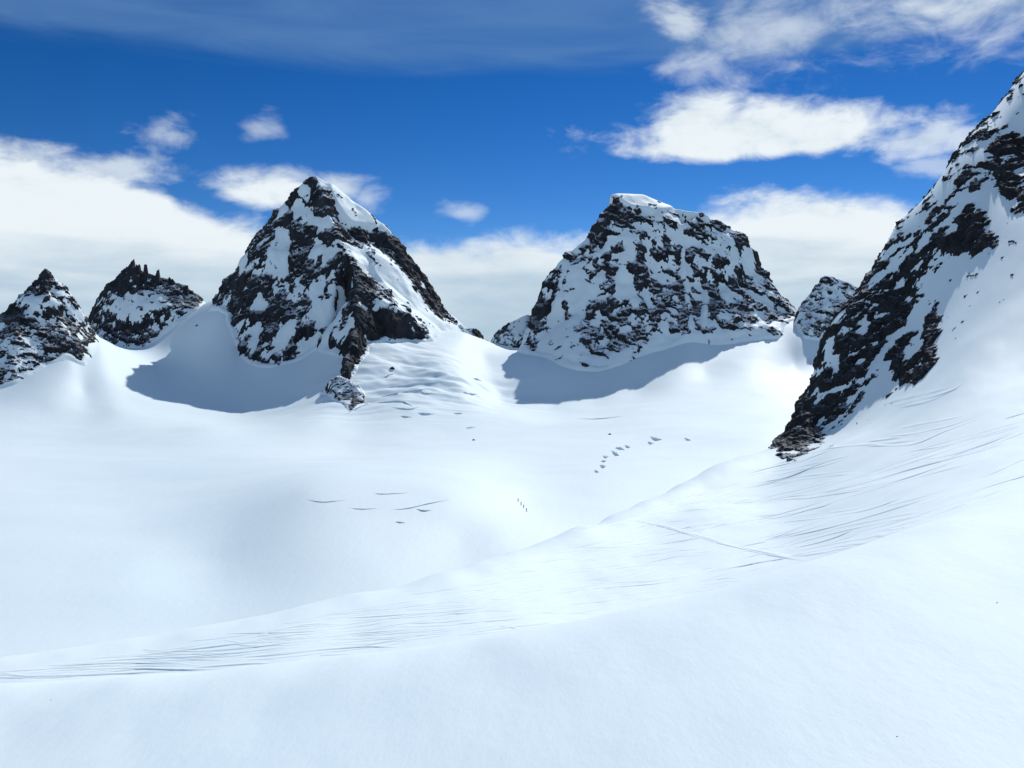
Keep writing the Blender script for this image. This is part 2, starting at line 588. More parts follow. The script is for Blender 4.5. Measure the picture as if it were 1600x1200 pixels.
gz((-700, -76, 180), (-700, -74, 450), (-700, -60, 900), (-700, -10, 1200), (-700, 60, 1500),
   (-300, -76, 180), (-300, -76, 450), (-300, -72, 800), (-300, -30, 1050), (-300, 40, 1400),
   (0, -77, 170), (0, -73.5, 300), (0, -76, 480), (0, -76, 740),
   (200, -78, 170), (200, -73.5, 300), (200, -76, 430), (200, -77, 650), (200, -72, 860),
   (480, -80, 180), (800, -82, 200), (1000, -84, 230), (1200, -86, 260), (1600, -86, 300),
   (1600, -60, 650), (1600, -30, 1000), (1600, 40, 1350), (2100, -50, 650), (2100, 40, 1200), (2100, 60, 1600))
gp((-100, 640, 930), (0, 620, 970), (50, 592, 1010), (110, 570, 1050), (160, 549, 1112), (60, 640, 950), (130, 610, 1030), (180, 640, 985), (185, 580, 1105),
   (200, 622, 1050), (220, 580, 1160), (200, 545, 1400), (150, 530, 1420), (260, 515, 1430), (325, 476, 1410), (250, 545, 1360),
   (300, 560, 1270), (300, 600, 1180), (300, 640, 1080), (320, 670, 880), (300, 720, 660), (300, 790, 440),
   (350, 489, 1336), (370, 522, 1296), (374, 545, 1280), (400, 590, 1215), (440, 612, 1165), (370, 632, 1140), (430, 650, 1050), (400, 690, 800),
   (430, 568, 1240), (470, 560, 1245), (500, 535, 1262), (546, 488, 1312), (515, 575, 1180),
   (515, 610, 1090), (545, 606, 1080), (545, 642, 1010), (500, 660, 930), (560, 625, 1050),
   (590, 572, 1150), (640, 545, 1230), (680, 530, 1300), (725, 522, 1360), (760, 533, 1385), (755, 560, 1300), (700, 560, 1220),
   (640, 590, 1120), (720, 592, 1130), (620, 622, 1040), (700, 628, 1040), (640, 648, 975), (720, 655, 960), (620, 684, 850), (540, 700, 800), (700, 684, 850),
   (780, 590, 1220), (780, 622, 1150), (860, 634, 1125), (800, 645, 1040), (930, 620, 1160), (1000, 602, 1185), (1100, 578, 1215), (1200, 562, 1235), (1240, 569, 1240),
   (1245, 592, 1160), (1300, 590, 1185), (850, 578, 1230), (950, 588, 1225), (1000, 560, 1265), (1080, 535, 1290), (1200, 530, 1300), (1252, 528, 1288), (1310, 531, 1286), (1285, 562, 1236),
   (900, 660, 960), (1000, 640, 1000), (1100, 622, 1040), (1200, 615, 1020), (1150, 660, 820), (1000, 690, 750), (850, 690, 790), (1200, 680, 690),
   (760, 690, 810), (700, 712, 640), (820, 735, 590), (950, 735, 570), (1080, 735, 560), (600, 730, 500), (430, 738, 520), (300, 742, 560),
   (480, 772, 392), (600, 780, 382), (700, 783, 388), (560, 757, 412), (700, 757, 425), (780, 775, 430),
   (470, 845, 328), (600, 858, 322), (720, 850, 342), (780, 840, 352), (480, 930, 275), (600, 905, 292), (360, 830, 365), (340, 880, 322),
   (815, 793, 425), (850, 835, 370), (940, 785, 455))
gz((760, -10, 1600), (760, -140, 2200), (200, -20, 1800), (500, 0, 1700), (1050, 0, 1750), (1300, -10, 1800),
   (-300, -60, 2200), (400, -150, 2400), (1100, -150, 2400), (1700, -120, 2400), (2100, -80, 2400), (-700, -40, 2400))
tps_gl = TPS(G, 1e-4)


def gl_z(x, y):
    z = tps_gl(x, y)
    z = z + 1.3 * fbm(x / 120, y / 120, 0.9, 3, 0.5, 31)
    # broken, hummocky ice below the col
    d = np.exp(-(((x + 130) / 110) ** 2 + ((y - 1120) / 110) ** 2))
    z = z + d * (6.5 * fbm(x / 70, y / 22, 1.7, 3, 0.5, 37) + 1.6 * ridged(x / 45, y / 13, 0.2, 2, 0.5, 41))
    return z


azs = np.concatenate([np.radians(np.linspace(-62, -34, 60)), np.radians(np.linspace(-33.6, 24, 760)), np.radians(np.linspace(24.3, 60, 90))])
rs = np.concatenate([np.geomspace(130, 260, 30), np.geomspace(262, 520, 130), np.geomspace(523, 900, 90), np.linspace(903, 1500, 200), np.geomspace(1510, 4200, 40)])
X, Y = polar_grid(azs, rs)
Z = gl_z(X, Y)
glacier = mesh_obj('glacier', np.stack([X, Y, Z], -1), grid_faces(*X.shape), M_SNOW)
glacier['kind'] = 'structure'
glacier['label'] = 'wide snow covered glacier basin rising to the col between the two main peaks'
glacier['category'] = 'glacier'

# far snow country reaching to the horizon, well below the col
n = 72
ring = np.radians(np.linspace(0, 360, n, endpoint=False))
rr = np.array([0.0, 1500, 4000, 12000, 35000, 70000])
V, Fc = [], []
for i, r_ in enumerate(rr):
    for a in ring:
        V.append((r_ * math.sin(a), r_ * math.cos(a), -260 - 0.004 * r_))
for i in range(len(rr) - 1):
    for j in range(n):
        Fc.append((i * n + j, i * n + (j + 1) % n, (i + 1) * n + (j + 1) % n, (i + 1) * n + j))
ground = mesh_obj('ground', np.array(V), Fc, M_SNOW)
ground['kind'] = 'structure'
ground['label'] = 'far snow covered ground below the glacier reaching the horizon'


def hit(fn, px, py, r0, r1, n=900):
    """Where the line of sight through a pixel first meets a ground surface."""
    d = ray(px, py)
    t = np.geomspace(r0, r1, n) / d[1]
    P = d[None, :] * t[:, None]
    g = fn(P[:, 0], P[:, 1]) - P[:, 2]
    k = np.nonzero(g >= 0)[0]
    i = int(k[0]) if len(k) else n - 1
    if i > 0:
        f = g[i - 1] / (g[i - 1] - g[i])
        t0 = t[i - 1] + (t[i] - t[i - 1]) * f
    else:
        t0 = t[i]
    p = d * t0
    return np.array([p[0], p[1], float(fn(np.array([p[0]]), np.array([p[1]]))[0])])


# ------------------------------------------------------------------ mountains
def probit(c):
    c = np.clip(c, 0.006, 0.968)
    t = np.log(c / (1 - c))
    return t / 1.702


def tin(P, edges, x0, y0, step, nx, ny):
    """Height grid from a constrained triangulation of control points."""
    P = np.array(P)
    vs, es, fs, ov, oe, of = geometry.delaunay_2d_cdt([Vector((p[0], p[1])) for p in P], edges, [], 0, 1e-4)
    zz = np.zeros(len(vs))
    for i, src in enumerate(ov):
        zz[i] = P[src[0]][2] if src else np.nan
    for i in np.nonzero(np.isnan(zz))[0]:
        d = np.hypot(P[:, 0] - vs[i][0], P[:, 1] - vs[i][1])
        w = 1 / (d ** 3 + 1e-6)
        zz[i] = (w * P[:, 2]).sum() / w.sum()
    H = np.full((ny, nx), np.nan)
    for f in fs:
        a, b, c = [np.array([vs[k][0], vs[k][1], zz[k]]) for k in f[:3]]
        i0 = max(0, int((min(a[0], b[0], c[0]) - x0) / step)); i1 = min(nx - 1, int((max(a[0], b[0], c[0]) - x0) / step) + 1)
        j0 = max(0, int((min(a[1], b[1], c[1]) - y0) / step)); j1 = min(ny - 1, int((max(a[1], b[1], c[1]) - y0) / step) + 1)
        if i1 < i0 or j1 < j0:
            continue
        gx, gy = np.meshgrid(x0 + step * np.arange(i0, i1 + 1), y0 + step * np.arange(j0, j1 + 1))
        det = (b[1] - c[1]) * (a[0] - c[0]) + (c[0] - b[0]) * (a[1] - c[1])
        if abs(det) < 1e-9:
            continue
        l1 = ((b[1] - c[1]) * (gx - c[0]) + (c[0] - b[0]) * (gy - c[1])) / det
        l2 = ((c[1] - a[1]) * (gx - c[0]) + (a[0] - c[0]) * (gy - c[1])) / det
        l3 = 1 - l1 - l2
        ins = (l1 >= -1e-6) & (l2 >= -1e-6) & (l3 >= -1e-6)
        sub = H[j0:j1 + 1, i0:i1 + 1]
        sub[ins] = (l1 * a[2] + l2 * b[2] + l3 * c[2])[ins]
    return H


def sample(H, fx, fy):
    ny, nx = H.shape
    fx = np.clip(fx, 0, nx - 1.001); fy = np.clip(fy, 0, ny - 1.001)
    i, j = fx.astype(int), fy.astype(int)
    u, v = fx - i, fy - j
    return (H[j, i] * (1 - u) + H[j, i + 1] * u) * (1 - v) + (H[j + 1, i] * (1 - u) + H[j + 1, i + 1] * u) * v


def normals(X, Y, Z, step):
    gy, gx = np.gradient(Z, step)
    n = np.stack([-gx, -gy, np.ones_like(gx)], -1)
    return n / np.linalg.norm(n, axis=-1, keepdims=True)


def coverage(px, py, base, blobs):
    """Share of the ground under snow, from patches where the mountain is barer or snowier."""
    c = np.zeros(px.shape) + base
    for (cx, cy, rx, ry, ang_, val, soft) in blobs:
        a = math.radians(ang_)
        dx, dy = px - cx, py - cy
        u = (dx * math.cos(a) + dy * math.sin(a)) / rx
        v = (-dx * math.sin(a) + dy * math.cos(a)) / ry
        m = 1 - smoothstep(1 - soft, 1 + soft, np.sqrt(u * u + v * v))
        c = c * (1 - m) + val * m
    return c


def rock_relief(P, size, vert, dip, seed, amp, w=(0.5, 0.35, 0.6, 0.4)):
    """Ribs down the face, tilted strata, lumps and blocks."""
    x, y, z = P[..., 0], P[..., 1], P[..., 2]
    q = size * 0.8
    wx = 0.16 * size * fbm(x / q, y / q, z / q, 3, 0.5, seed + 3)
    wz = 0.16 * size * fbm(x / q, y / q, z / q + 7, 3, 0.5, seed + 4)
    x = x + wx
    z = z + wz
    ribs = ridged(x / size, y / size, z / (size * vert), 4, 0.5, seed)
    s = (z * math.cos(dip) + x * math.sin(dip)) / (size * 0.26)
    t = (x * math.cos(dip) - z * math.sin(dip)) / (size * 0.9)
    strat = fbm(t, y / (size * 0.9), s, 4, 0.55, seed + 50)
    lumps = fbm(x / (size * 0.40), y / (size * 0.40), z / (size * 0.40 * max(1.0, vert * 0.7)), 3, 0.5, seed + 70)
    blocks = ridged(x / (size * 0.17), y / (size * 0.17), z / (size * 0.24), 3, 0.55, seed + 90)
    return amp * (w[0] * ribs + w[1] * strat + w[2] * lumps + w[3] * blocks)


def build_peak(name, label, ctrl, edges, step, size, amp, base_cov, blobs, seed, vert=2.2, dip=0.3, soft_snow=2.6, foot_bank=14.0, mat=None, slope_k=0.5, warp=5.0, w=(0.5, 0.35, 0.6, 0.4), cat='mountain'):
    P = np.array(ctrl)
    x0, y0 = P[:, 0].min(), P[:, 1].min()
    nx = int((P[:, 0].max() - x0) / step) + 1
    ny = int((P[:, 1].max() - y0) / step) + 1
    H = tin(P, edges, x0, y0, step, nx, ny)
    nanm = np.isnan(H)
    H = np.where(nanm, P[:, 2].min() - 30, H)
    X, Y = np.meshgrid(x0 + step * np.arange(nx), y0 + step * np.arange(ny))
    wx = warp * fbm(X / (size * 1.6), Y / (size * 1.6), H / (size * 1.6), 3, 0.5, seed + 200)
    wy = warp * fbm(X / (size * 1.6), Y / (size * 1.6), H / (size * 1.6) + 9, 3, 0.5, seed + 210)
    H = sample(H, (X + wx - x0) / step, (Y + wy - y0) / step)
    H = blur(H, 1.2)
    Nn = normals(X, Y, blur(H, 5.0 / step * (size / 40)), step)
    B = np.stack([X, Y, H], -1)
    d = rock_relief(B, size, vert, dip, seed, amp, w)
    fine = 0.16 * amp * fbm(X / (size * 0.09), Y / (size * 0.09), H / (size * 0.09), 2, 0.6, seed + 300)
    d = d + fine
    sm = blur(d, soft_snow * size * 0.1 / step)
    e = d - sm
    sd = e.std()
    px, py = project(B)
    cov = coverage(px, py, base_cov + slope_k * (Nn[..., 2] - 0.52), blobs)
    # snow banks up against the foot of the walls, unevenly
    cs_ = 4
    Gc = gl_z(X[::cs_, ::cs_], Y[::cs_, ::cs_])
    hag = H - sample(Gc, (X - x0) / (step * cs_), (Y - y0) / (step * cs_))
    reach = foot_bank * (1 + 1.6 * fbm(X / 22, Y / 40, 0.4, 3, 0.5, seed + 500))
    cov = np.maximum(cov, 0.97 * (1 - smoothstep(0.2, 1.0, hag / np.maximum(reach, 0.4))))
    patch = 1.7 * fbm(X / (size * 0.8), Y / (size * 0.8), H / (size * 1.5), 3, 0.55, seed + 400)
    patch = patch * np.clip(4.2 * np.clip(cov, 0, 1) * (1 - np.clip(cov, 0, 1)), 0.12, 1)
    sm = sm + (blur(d, size * 0.5 / step) - sm) * smoothstep(0.80, 0.97, cov)
    bias = sd * (probit(cov) + patch)
    ds = sm + bias
    ds = blur(ds, 0.8)
    rock = B + Nn * d[..., None]
    snow = B + Nn * ds[..., None]
    diff = d - ds
    far = ~nanm
    cell = lambda m: m[:-1, :-1] | m[1:, :-1] | m[:-1, 1:] | m[1:, 1:]
    allc = lambda m: m[:-1, :-1] & m[1:, :-1] & m[:-1, 1:] & m[1:, 1:]
    lim = 1.2 * sd
    keep_r = cell(diff > -lim) & allc(far)
    keep_s = cell(diff < lim) & allc(far)
    k = int(np.argmax(np.where(far, H, -1e9)))
    j, i = divmod(k, nx)
    foot = (float(P[:, 0].mean()), float(Y[j, i]), float(np.percentile(H[far], 20)))
    root = thing(name, foot, label, cat)
    for nm, pos, keep, m in (('rock_face', rock, keep_r, mat or M_ROCK), ('snow_cover', snow, keep_s, M_SNOW_PEAK)):
        fcs = grid_faces(ny, nx, keep)
        v, fcs, used = compact(pos.reshape(-1, 3), fcs)
        ob = mesh_obj(nm, v, fcs, m, root)
        if nm == 'rock_face':
            set_attr(ob, 'snowy', np.clip(cov.ravel()[used] * 3.2 - 0.12, 0, 1))
    return root


def chain(a, b):
    return [(i, i + 1) for i in range(a, b)]


# --- the tall pyramid left of the col
c = [at(493, 271, 1400), at(452, 311, 1394), at(400, 370, 1388), at(372, 420, 1385), at(343, 462, 1385), at(300, 560, 1385),          # 0-5 left ridge
     at(540, 310, 1422), at(598, 350, 1436), at(645, 408, 1448), at(692, 486, 1458), at(725, 515, 1462), at(762, 560, 1466),           # 6-11 right ridge
     at(514, 340, 1368), at(540, 398, 1328), at(562, 448, 1275), at(556, 500, 1208), at(538, 580, 1112), at(528, 720, 1060),           # 12-17 arete and buttress
     at(372, 540, 1278), at(345, 720, 1200), at(430, 572, 1236), at(425, 740, 1170), at(500, 537, 1256), at(485, 740, 1160), at(545, 488, 1306),  # 18-24
     at(610, 400, 1400), at(600, 445, 1345), at(650, 490, 1345), at(695, 528, 1375), at(745, 600, 1390),                              # 25-29 sunlit ramp
     at(610, 478, 1270), at(672, 528, 1288), at(612, 556, 1236), at(640, 720, 1190), at(720, 660, 1260),                              # 30-34 buttress right side
     atz(493, 90, 1600), atz(330, 20, 1570), atz(700, 20, 1620), atz(560, 60, 1620)]
e = chain(0, 0) + [(0, 1), (1, 2), (2, 3), (3, 4), (4, 5), (0, 6), (6, 7), (7, 8), (8, 9), (9, 10), (10, 11), (0, 12), (12, 13), (13, 14), (14, 15), (15, 16), (16, 17),
     (18, 19), (20, 21), (22, 23), (24, 22), (14, 30), (30, 31), (26, 27), (27, 28), (28, 29), (7, 25), (25, 26)]
blobs = [
    (395, 430, 60, 95, 20, 0.32, 0.4), (400, 490, 60, 60, 0, 0.17, 0.4), (440, 540, 60, 30, 0, 0.30, 0.4),
    (470, 320, 40, 50, 20, 0.50, 0.5), (440, 420, 30, 50, 15, 0.36, 0.5),
    (512, 448, 24, 42, 10, 0.74, 0.5), (470, 505, 22, 14, -40, 0.85, 0.5), (525, 505, 16, 40, 40, 0.95, 0.4), (555, 440, 34, 45, 0, 0.10, 0.4),
    (535, 318, 12, 48, -32, 0.97, 0.3), (560, 340, 42, 16, 38, 0.97, 0.3), (575, 372, 44, 14, 12, 0.03, 0.4), (650, 435, 26, 75, -28, 0.06, 0.35),
    (612, 440, 20, 74, -42, 0.99, 0.35), (660, 505, 50, 22, 35, 0.985, 0.4), (700, 522, 34, 16, 20, 0.985, 0.4), (560, 402, 12, 26, -40, 0.9, 0.4),
    (595, 520, 62, 42, 15, 0.015, 0.35), (546, 558, 24, 40, 14, 0.10, 0.4), (725, 508, 40, 8, 38, 0.9, 0.4), (486, 280, 13, 11, 0, 0.12, 0.4)]
build_peak('mountain_peak', 'tallest pyramid shaped rock peak with shaded face and sunlit snow ramp, above the icefall', c, e, 1.05, 40.0, 7.5, 0.27, blobs, 11, vert=3.0, dip=-0.25, w=(1.0, 0.16, 0.45, 0.26), soft_snow=3.0, slope_k=0.3, foot_bank=0.6)

# --- the broad blunt peak right of the col
c = [at(955, 306, 1450), at(1000, 307, 1470), at(1050, 328, 1468), at(1074, 364, 1452), at(1108, 334, 1452), at(1158, 366, 1454), at(1188, 418, 1450), at(1222, 462, 1444), at(1250, 498, 1440), at(1275, 580, 1440),  # 0-9 skyline
     at(950, 326, 1434), at(1000, 336, 1428), at(1060, 352, 1434),                                                                     # 10-12 lower edge of the cap
     at(928, 362, 1428), at(884, 400, 1418), at(848, 440, 1402), at(826, 500, 1385), at(812, 556, 1355), at(790, 680, 1330),            # 13-18 left ridge
     at(872, 574, 1262), at(860, 740, 1190), at(940, 582, 1250), at(940, 740, 1180), at(985, 546, 1285), at(1060, 528, 1300), at(1060, 720, 1210),
     at(1130, 513, 1315), at(1140, 700, 1230), at(1212, 522, 1310), at(1220, 700, 1230), at(1250, 521, 1365),                            # 26-30
     at(955, 440, 1362), at(1062, 440, 1380), at(1150, 450, 1385), at(1010, 460, 1345), at(1105, 470, 1352), at(900, 490, 1345),         # 31-36 face
     atz(900, 20, 1600), atz(1000, 120, 1600), atz(1100, 110, 1600), atz(1250, 20, 1620)]
e = chain(0, 9) + [(0, 10), (10, 11), (11, 12), (12, 3), (10, 13), (13, 14), (14, 15), (15, 16), (16, 17), (17, 18), (19, 20), (21, 22), (24, 25), (26, 27), (28, 29), (11, 31), (12, 32), (5, 33)]
blobs = [
    (1005, 318, 55, 12, 10, 0.99, 0.3), (956, 340, 12, 22, 20, 0.05, 0.4), (1010, 350, 60, 10, 8, 0.34, 0.5), (1000, 375, 34, 22, 0, 0.74, 0.5),
    (955, 390, 18, 26, 10, 0.30, 0.5), (985, 430, 18, 70, 12, 0.80, 0.5), (895, 480, 28, 60, 25, 0.85, 0.5), (850, 480, 16, 60, 18, 0.16, 0.4), (826, 548, 12, 20, 0, 0.2, 0.4),
    (1040, 440, 48, 60, 0, 0.34, 0.5), (1125, 375, 26, 18, 10, 0.80, 0.5), (1100, 350, 34, 12, 10, 0.3, 0.5), (1175, 410, 18, 50, -30, 0.22, 0.4),
    (950, 510, 40, 36, 30, 0.26, 0.5), (1030, 500, 40, 26, 30, 0.42, 0.5), (1095, 480, 34, 45, 0, 0.16, 0.45), (1120, 420, 20, 24, 0, 0.7, 0.5), (1190, 500, 46, 34, 15, 0.26, 0.45), (1200, 472, 20, 16, 0, 0.7, 0.5),
    (940, 562, 24, 14, 0, 0.35, 0.5), (875, 545, 36, 26, 20, 0.9, 0.5), (1070, 430, 5, 80, -6, 0.82, 0.8), (1102, 475, 4, 50, 6, 0.80, 0.8), (1060, 545, 200, 18, -10, 0.9, 0.4)]
build_peak('mountain_peak', 'broad blunt peak with flat snow cap and streaked grey face in shade', c, e, 1.1, 44.0, 7.0, 0.47, blobs, 23, vert=1.9, dip=0.6, w=(0.95, 0.40, 0.42, 0.22), soft_snow=3.0, foot_bank=7.0)

# --- small peak at the picture's left edge
c = [at(75, 421, 1112), at(50, 446, 1104), at(12, 484, 1092), at(-45, 525, 1080), at(-140, 600, 1070),
     at(101, 445, 1118), at(128, 494, 1124), at(152, 534, 1130), at(182, 600, 1140),
     at(134, 560, 1074), at(78, 580, 1040), at(20, 602, 1000), at(-60, 640, 960), at(140, 720, 1020), at(70, 740, 990), at(-20, 760, 955), at(-120, 760, 930),
     at(70, 468, 1088), at(30, 500, 1062), at(95, 500, 1088), atz(75, 20, 1240), atz(-60, 0, 1240), atz(170, 0, 1240), atz(-160, -40, 1200)]
e = chain(0, 4) + [(0, 5), (5, 6), (6, 7), (7, 8)]
blobs = [(72, 440, 36, 28, 0, 0.10, 0.4), (62, 472, 36, 10, 5, 0.93, 0.4), (118, 490, 10, 60, -32, 0.85, 0.4), (22, 492, 18, 18, 0, 0.03, 0.4),
         (85, 520, 70, 24, 10, 0.2, 0.4), (40, 555, 60, 30, 0, 0.30, 0.4), (110, 548, 44, 20, 0, 0.16, 0.4)]
build_peak('mountain_peak', 'small dark pointed peak with sunlit snow shelf, cut by the left picture edge', c, e, 0.95, 26.0, 4.4, 0.15, blobs, 37, vert=1.4, dip=0.2, warp=3.5, slope_k=0.35, foot_bank=5.0)

# --- the low jagged peak crowned with spires
c = [at(140, 492, 1482), at(150, 468, 1482), at(172, 440, 1482), at(190, 424, 1482), at(205, 412, 1482), at(222, 424, 1482), at(240, 428, 1482), at(262, 436, 1482), at(285, 444, 1482), at(305, 456, 1482), at(318, 472, 1480), at(345, 540, 1480), at(118, 560, 1482),
     at(150, 528, 1420), at(195, 542, 1405), at(250, 516, 1418), at(312, 486, 1440), at(130, 640, 1350), at(195, 650, 1330), at(260, 640, 1340), at(340, 620, 1380), at(215, 475, 1440), at(265, 478, 1440),
     atz(130, 20, 1620), atz(220, 40, 1620), atz(330, 20, 1620)]
e = [(12, 0)] + chain(0, 11)
blobs = [(215, 480, 42, 22, -8, 0.90, 0.4), (250, 462, 26, 14, 20, 0.6, 0.5), (205, 435, 60, 22, 0, 0.05, 0.4), (290, 465, 36, 24, 25, 0.15, 0.4), (190, 525, 60, 16, -8, 0.10, 0.4), (155, 490, 18, 30, 0, 0.2, 0.4), (262, 498, 30, 14, -30, 0.45, 0.4)]
jag = build_peak('mountain_peak', 'low dark jagged peak crowned with rock spires between the left edge peak and the pyramid', c, e, 1.2, 26.0, 4.0, 0.16, blobs, 51, vert=1.6, dip=0.5, warp=3.0, foot_bank=7.0)

# --- small peak far right, half behind the near ridge
c = [at(1290, 429, 1362), at(1268, 455, 1356), at(1250, 478, 1350), at(1225, 560, 1346), at(1312, 435, 1366), at(1335, 446, 1370), at(1375, 475, 1372), at(1440, 600, 1372),
     at(1255, 522, 1292), at(1292, 524, 1288), at(1345, 530, 1290), at(1240, 640, 1240), at(1300, 640, 1235), at(1380, 640, 1240), at(1292, 475, 1322), atz(1250, 10, 1490), atz(1350, 10, 1490)]
e = [(0, 1), (1, 2), (2, 3), (0, 4), (4, 5), (5, 6), (6, 7), (0, 14)]
blobs = [(1290, 480, 36, 26, 0, 0.40, 0.5), (1268, 490, 20, 40, 20, 0.5, 0.4)]
build_peak('mountain_peak', 'small grey pointed peak showing in the gap behind the steep near ridge', c, e, 1.1, 24.0, 3.2, 0.42, blobs, 67, vert=1.5, dip=0.4, warp=3.0, foot_bank=6.0)

# --- rocks around the col and at the icefall
c = [at(762, 548, 1425), at(772, 522, 1425), at(790, 507, 1428), at(806, 500, 1430), at(826, 490, 1432), at(850, 505, 1440), at(780, 545, 1400), at(815, 530, 1400), at(770, 620, 1360), at(830, 620, 1360), atz(770, 10, 1500), atz(850, 30, 1500)]
build_peak('rock_shoulder', 'low dark rock shoulder beside the col at the foot of the blunt peak', c, chain(0, 5), 1.0, 14.0, 2.4, 0.42, [(785, 505, 14, 22, 25, 0.08, 0.4), (812, 505, 14, 22, 20, 0.9, 0.4)], 71, warp=1.5, foot_bank=4.0, cat='rock')
c = [at(700, 540, 1440), at(718, 506, 1442), at(732, 512, 1444), at(744, 512, 1446), at(756, 532, 1448), at(765, 560, 1450), at(738, 545, 1415), at(752, 560, 1420), at(720, 600, 1390), at(770, 620, 1400), atz(700, 10, 1490), atz(780, 10, 1490)]
build_peak('rock_shoulder', 'small dark rock knob ending the sunlit snow ridge just left of the col', c, chain(0, 5), 1.0, 12.0, 2.0, 0.35, [(746, 522, 10, 14, 0, 0.05, 0.4), (722, 520, 14, 10, 30, 0.9, 0.4)], 73, warp=1.2, foot_bank=3.0, cat='rock')
c = [at(503, 614, 1090), at(516, 593, 1085), at(532, 588, 1080), at(552, 598, 1068), at(567, 618, 1050), at(576, 660, 1020), at(528, 622, 1046), at(548, 642, 1010),
     at(500, 690, 1020), at(540, 710, 975), at(590, 720, 1000), atz(490, -70, 1140), atz(590, -60, 1140), atz(540, -30, 1130)]
build_peak('rock_outcrop', 'dark rock outcrop standing out of the snow below the pyramid buttress', c, chain(0, 5), 0.7, 13.0, 2.2, 0.40, [(528, 604, 16, 10, 20, 0.62, 0.5), (548, 628, 20, 16, 40, 0.10, 0.4)], 79, warp=1.2, foot_bank=2.5, cat='rock')

# --- steep near ridge at the right: bare rock breaking through the snow slope
step = 0.36
gx = np.arange(84, 296, step); gy = np.arange(262, 500, step)
X, Y = np.meshgrid(gx, gy)
# evaluate on a coarser grid first, the slope below is smooth
cs = 4
Hc = near_z(X[::cs, ::cs], Y[::cs, ::cs])
H = sample(Hc, (X - gx[0]) / (step * cs), (Y - gy[0]) / (step * cs))
B = np.stack([X, Y, H], -1)
Nn = normals(X, Y, blur(H, 10), step)
px, py = project(B)
size, amp = 13.0, 2.6
d = rock_relief(B, size, 1.3, -0.7, 91, amp, (0.6, 0.4, 0.5, 0.3)) + 0.12 * amp * fbm(X / 1.1, Y / 1.1, H / 1.1, 2, 0.6, 97)
sm = blur(d, size * 0.22 / step)
ee = d - sm
sd = ee.std()
blobs = [
    (1490, 245, 20, 200, 37, 0.60, 0.4), (1322, 566, 46, 180, 36, 0.12, 0.3), (1400, 420, 44, 120, 36, 0.38, 0.35),
    (1250, 640, 46, 70, 32, 0.10, 0.35), (1310, 560, 46, 80, 34, 0.20, 0.35), (1280, 570, 14, 60, 36, 0.55, 0.4), (1365, 480, 44, 70, 36, 0.30, 0.35), (1400, 470, 22, 76, 32, 0.10, 0.35),
    (1350, 545, 18, 66, 38, 0.16, 0.35), (1375, 560, 7, 44, 36, 0.97, 0.4), (1432, 572, 36, 24, -20, 0.10, 0.35), (1455, 525, 14, 44, 12, 0.30, 0.4), (1408, 550, 18, 30, 30, 0.25, 0.4),
    (1420, 360, 20, 46, 36, 0.80, 0.4), (1395, 400, 22, 44, 36, 0.72, 0.4), (1470, 300, 34, 60, 38, 0.84, 0.4), (1508, 378, 50, 20, -8, 0.03, 0.3), (1520, 348, 24, 26, -30, 0.05, 0.35), (1462, 352, 14, 30, 8, 0.22, 0.4),
    (1515, 280, 20, 18, 0, 0.25, 0.4), (1575, 240, 34, 34, 30, 0.06, 0.35), (1580, 290, 36, 18, 35, 0.06, 0.35), (1545, 200, 14, 30, 36, 0.5, 0.4), (1570, 180, 24, 26, 30, 0.9, 0.4), (1540, 270, 12, 20, 0, 0.3, 0.4),
    (1190, 722, 26, 26, 0, 0.995, 0.3), (1640, 290, 40, 60, 30, 0.15, 0.4), (1670, 180, 40, 60, 30, 0.3, 0.4)]
cov = coverage(px, py, 0.993, blobs)
# bare strip along the crest
patch = 0.45 * fbm(X / 9, Y / 9, H / 9, 3, 0.55, 99)
off = ee - sd * (probit(cov) + patch * (cov < 0.97))
rock = B + Nn * off[..., None]
keep = (off > -0.5)
keep = keep[:-1, :-1] | keep[1:, :-1] | keep[:-1, 1:] | keep[1:, 1:]
root = thing('rocky_ridge', tuple(at(1300, 650, 305)), 'steep black rock ridge breaking through the snow slope at the right', 'rock ridge')
v, fcs, used = compact(rock.reshape(-1, 3), grid_faces(len(gy), len(gx), keep))
ob = mesh_obj('rock_face', v, fcs, M_ROCK_NEAR, root)
set_attr(ob, 'snowy', np.clip(cov.ravel()[used] * 2.0, 0, 1))

# ------------------------------------------------------------------ spires on the jagged peak
def spire(px, py, base_py, w_px, D, seed, parent, lean=0.0):
    """A splintered rock pinnacle with an uneven outline."""
    r_ = np.random.default_rng(seed)
    p0, p1 = at(px, base_py, D), at(px + lean, py, D)
    rad = w_px / F * D * 0.5
    nr, ns = 6, 7
    V, Fc = [], []
    lob = [r_.uniform(0.7, 1.25) for _ in range(ns)]
    topz = [r_.uniform(-0.22, 0.0) for _ in range(ns)]
    H_ = p1[2] - p0[2]
    for i in range(nr):
        t = i / (nr - 1)
        c_ = p0 * (1 - t) + p1 * t
        rr_ = rad * (1.3 - 0.95 * t ** 0.9)
        for j in range(ns):
            a = 2 * math.pi * j / ns
            k = rr_ * lob[j] * r_.uniform(0.88, 1.12)
            V.append((c_[0] + k * math.cos(a), c_[1] + k * math.sin(a), c_[2] + topz[j] * H_ * t * 1.4))
    for i in range(nr - 1):
        for j in range(ns):
            Fc.append((i * ns + j, i * ns + (j + 1) % ns, (i + 1) * ns + (j + 1) % ns, (i + 1) * ns + j))
    Fc.append(tuple((nr - 1) * ns + j for j in range(ns)))
    return mesh_obj('rock_spire', np.array(V), Fc, M_ROCK, parent, smooth=False)


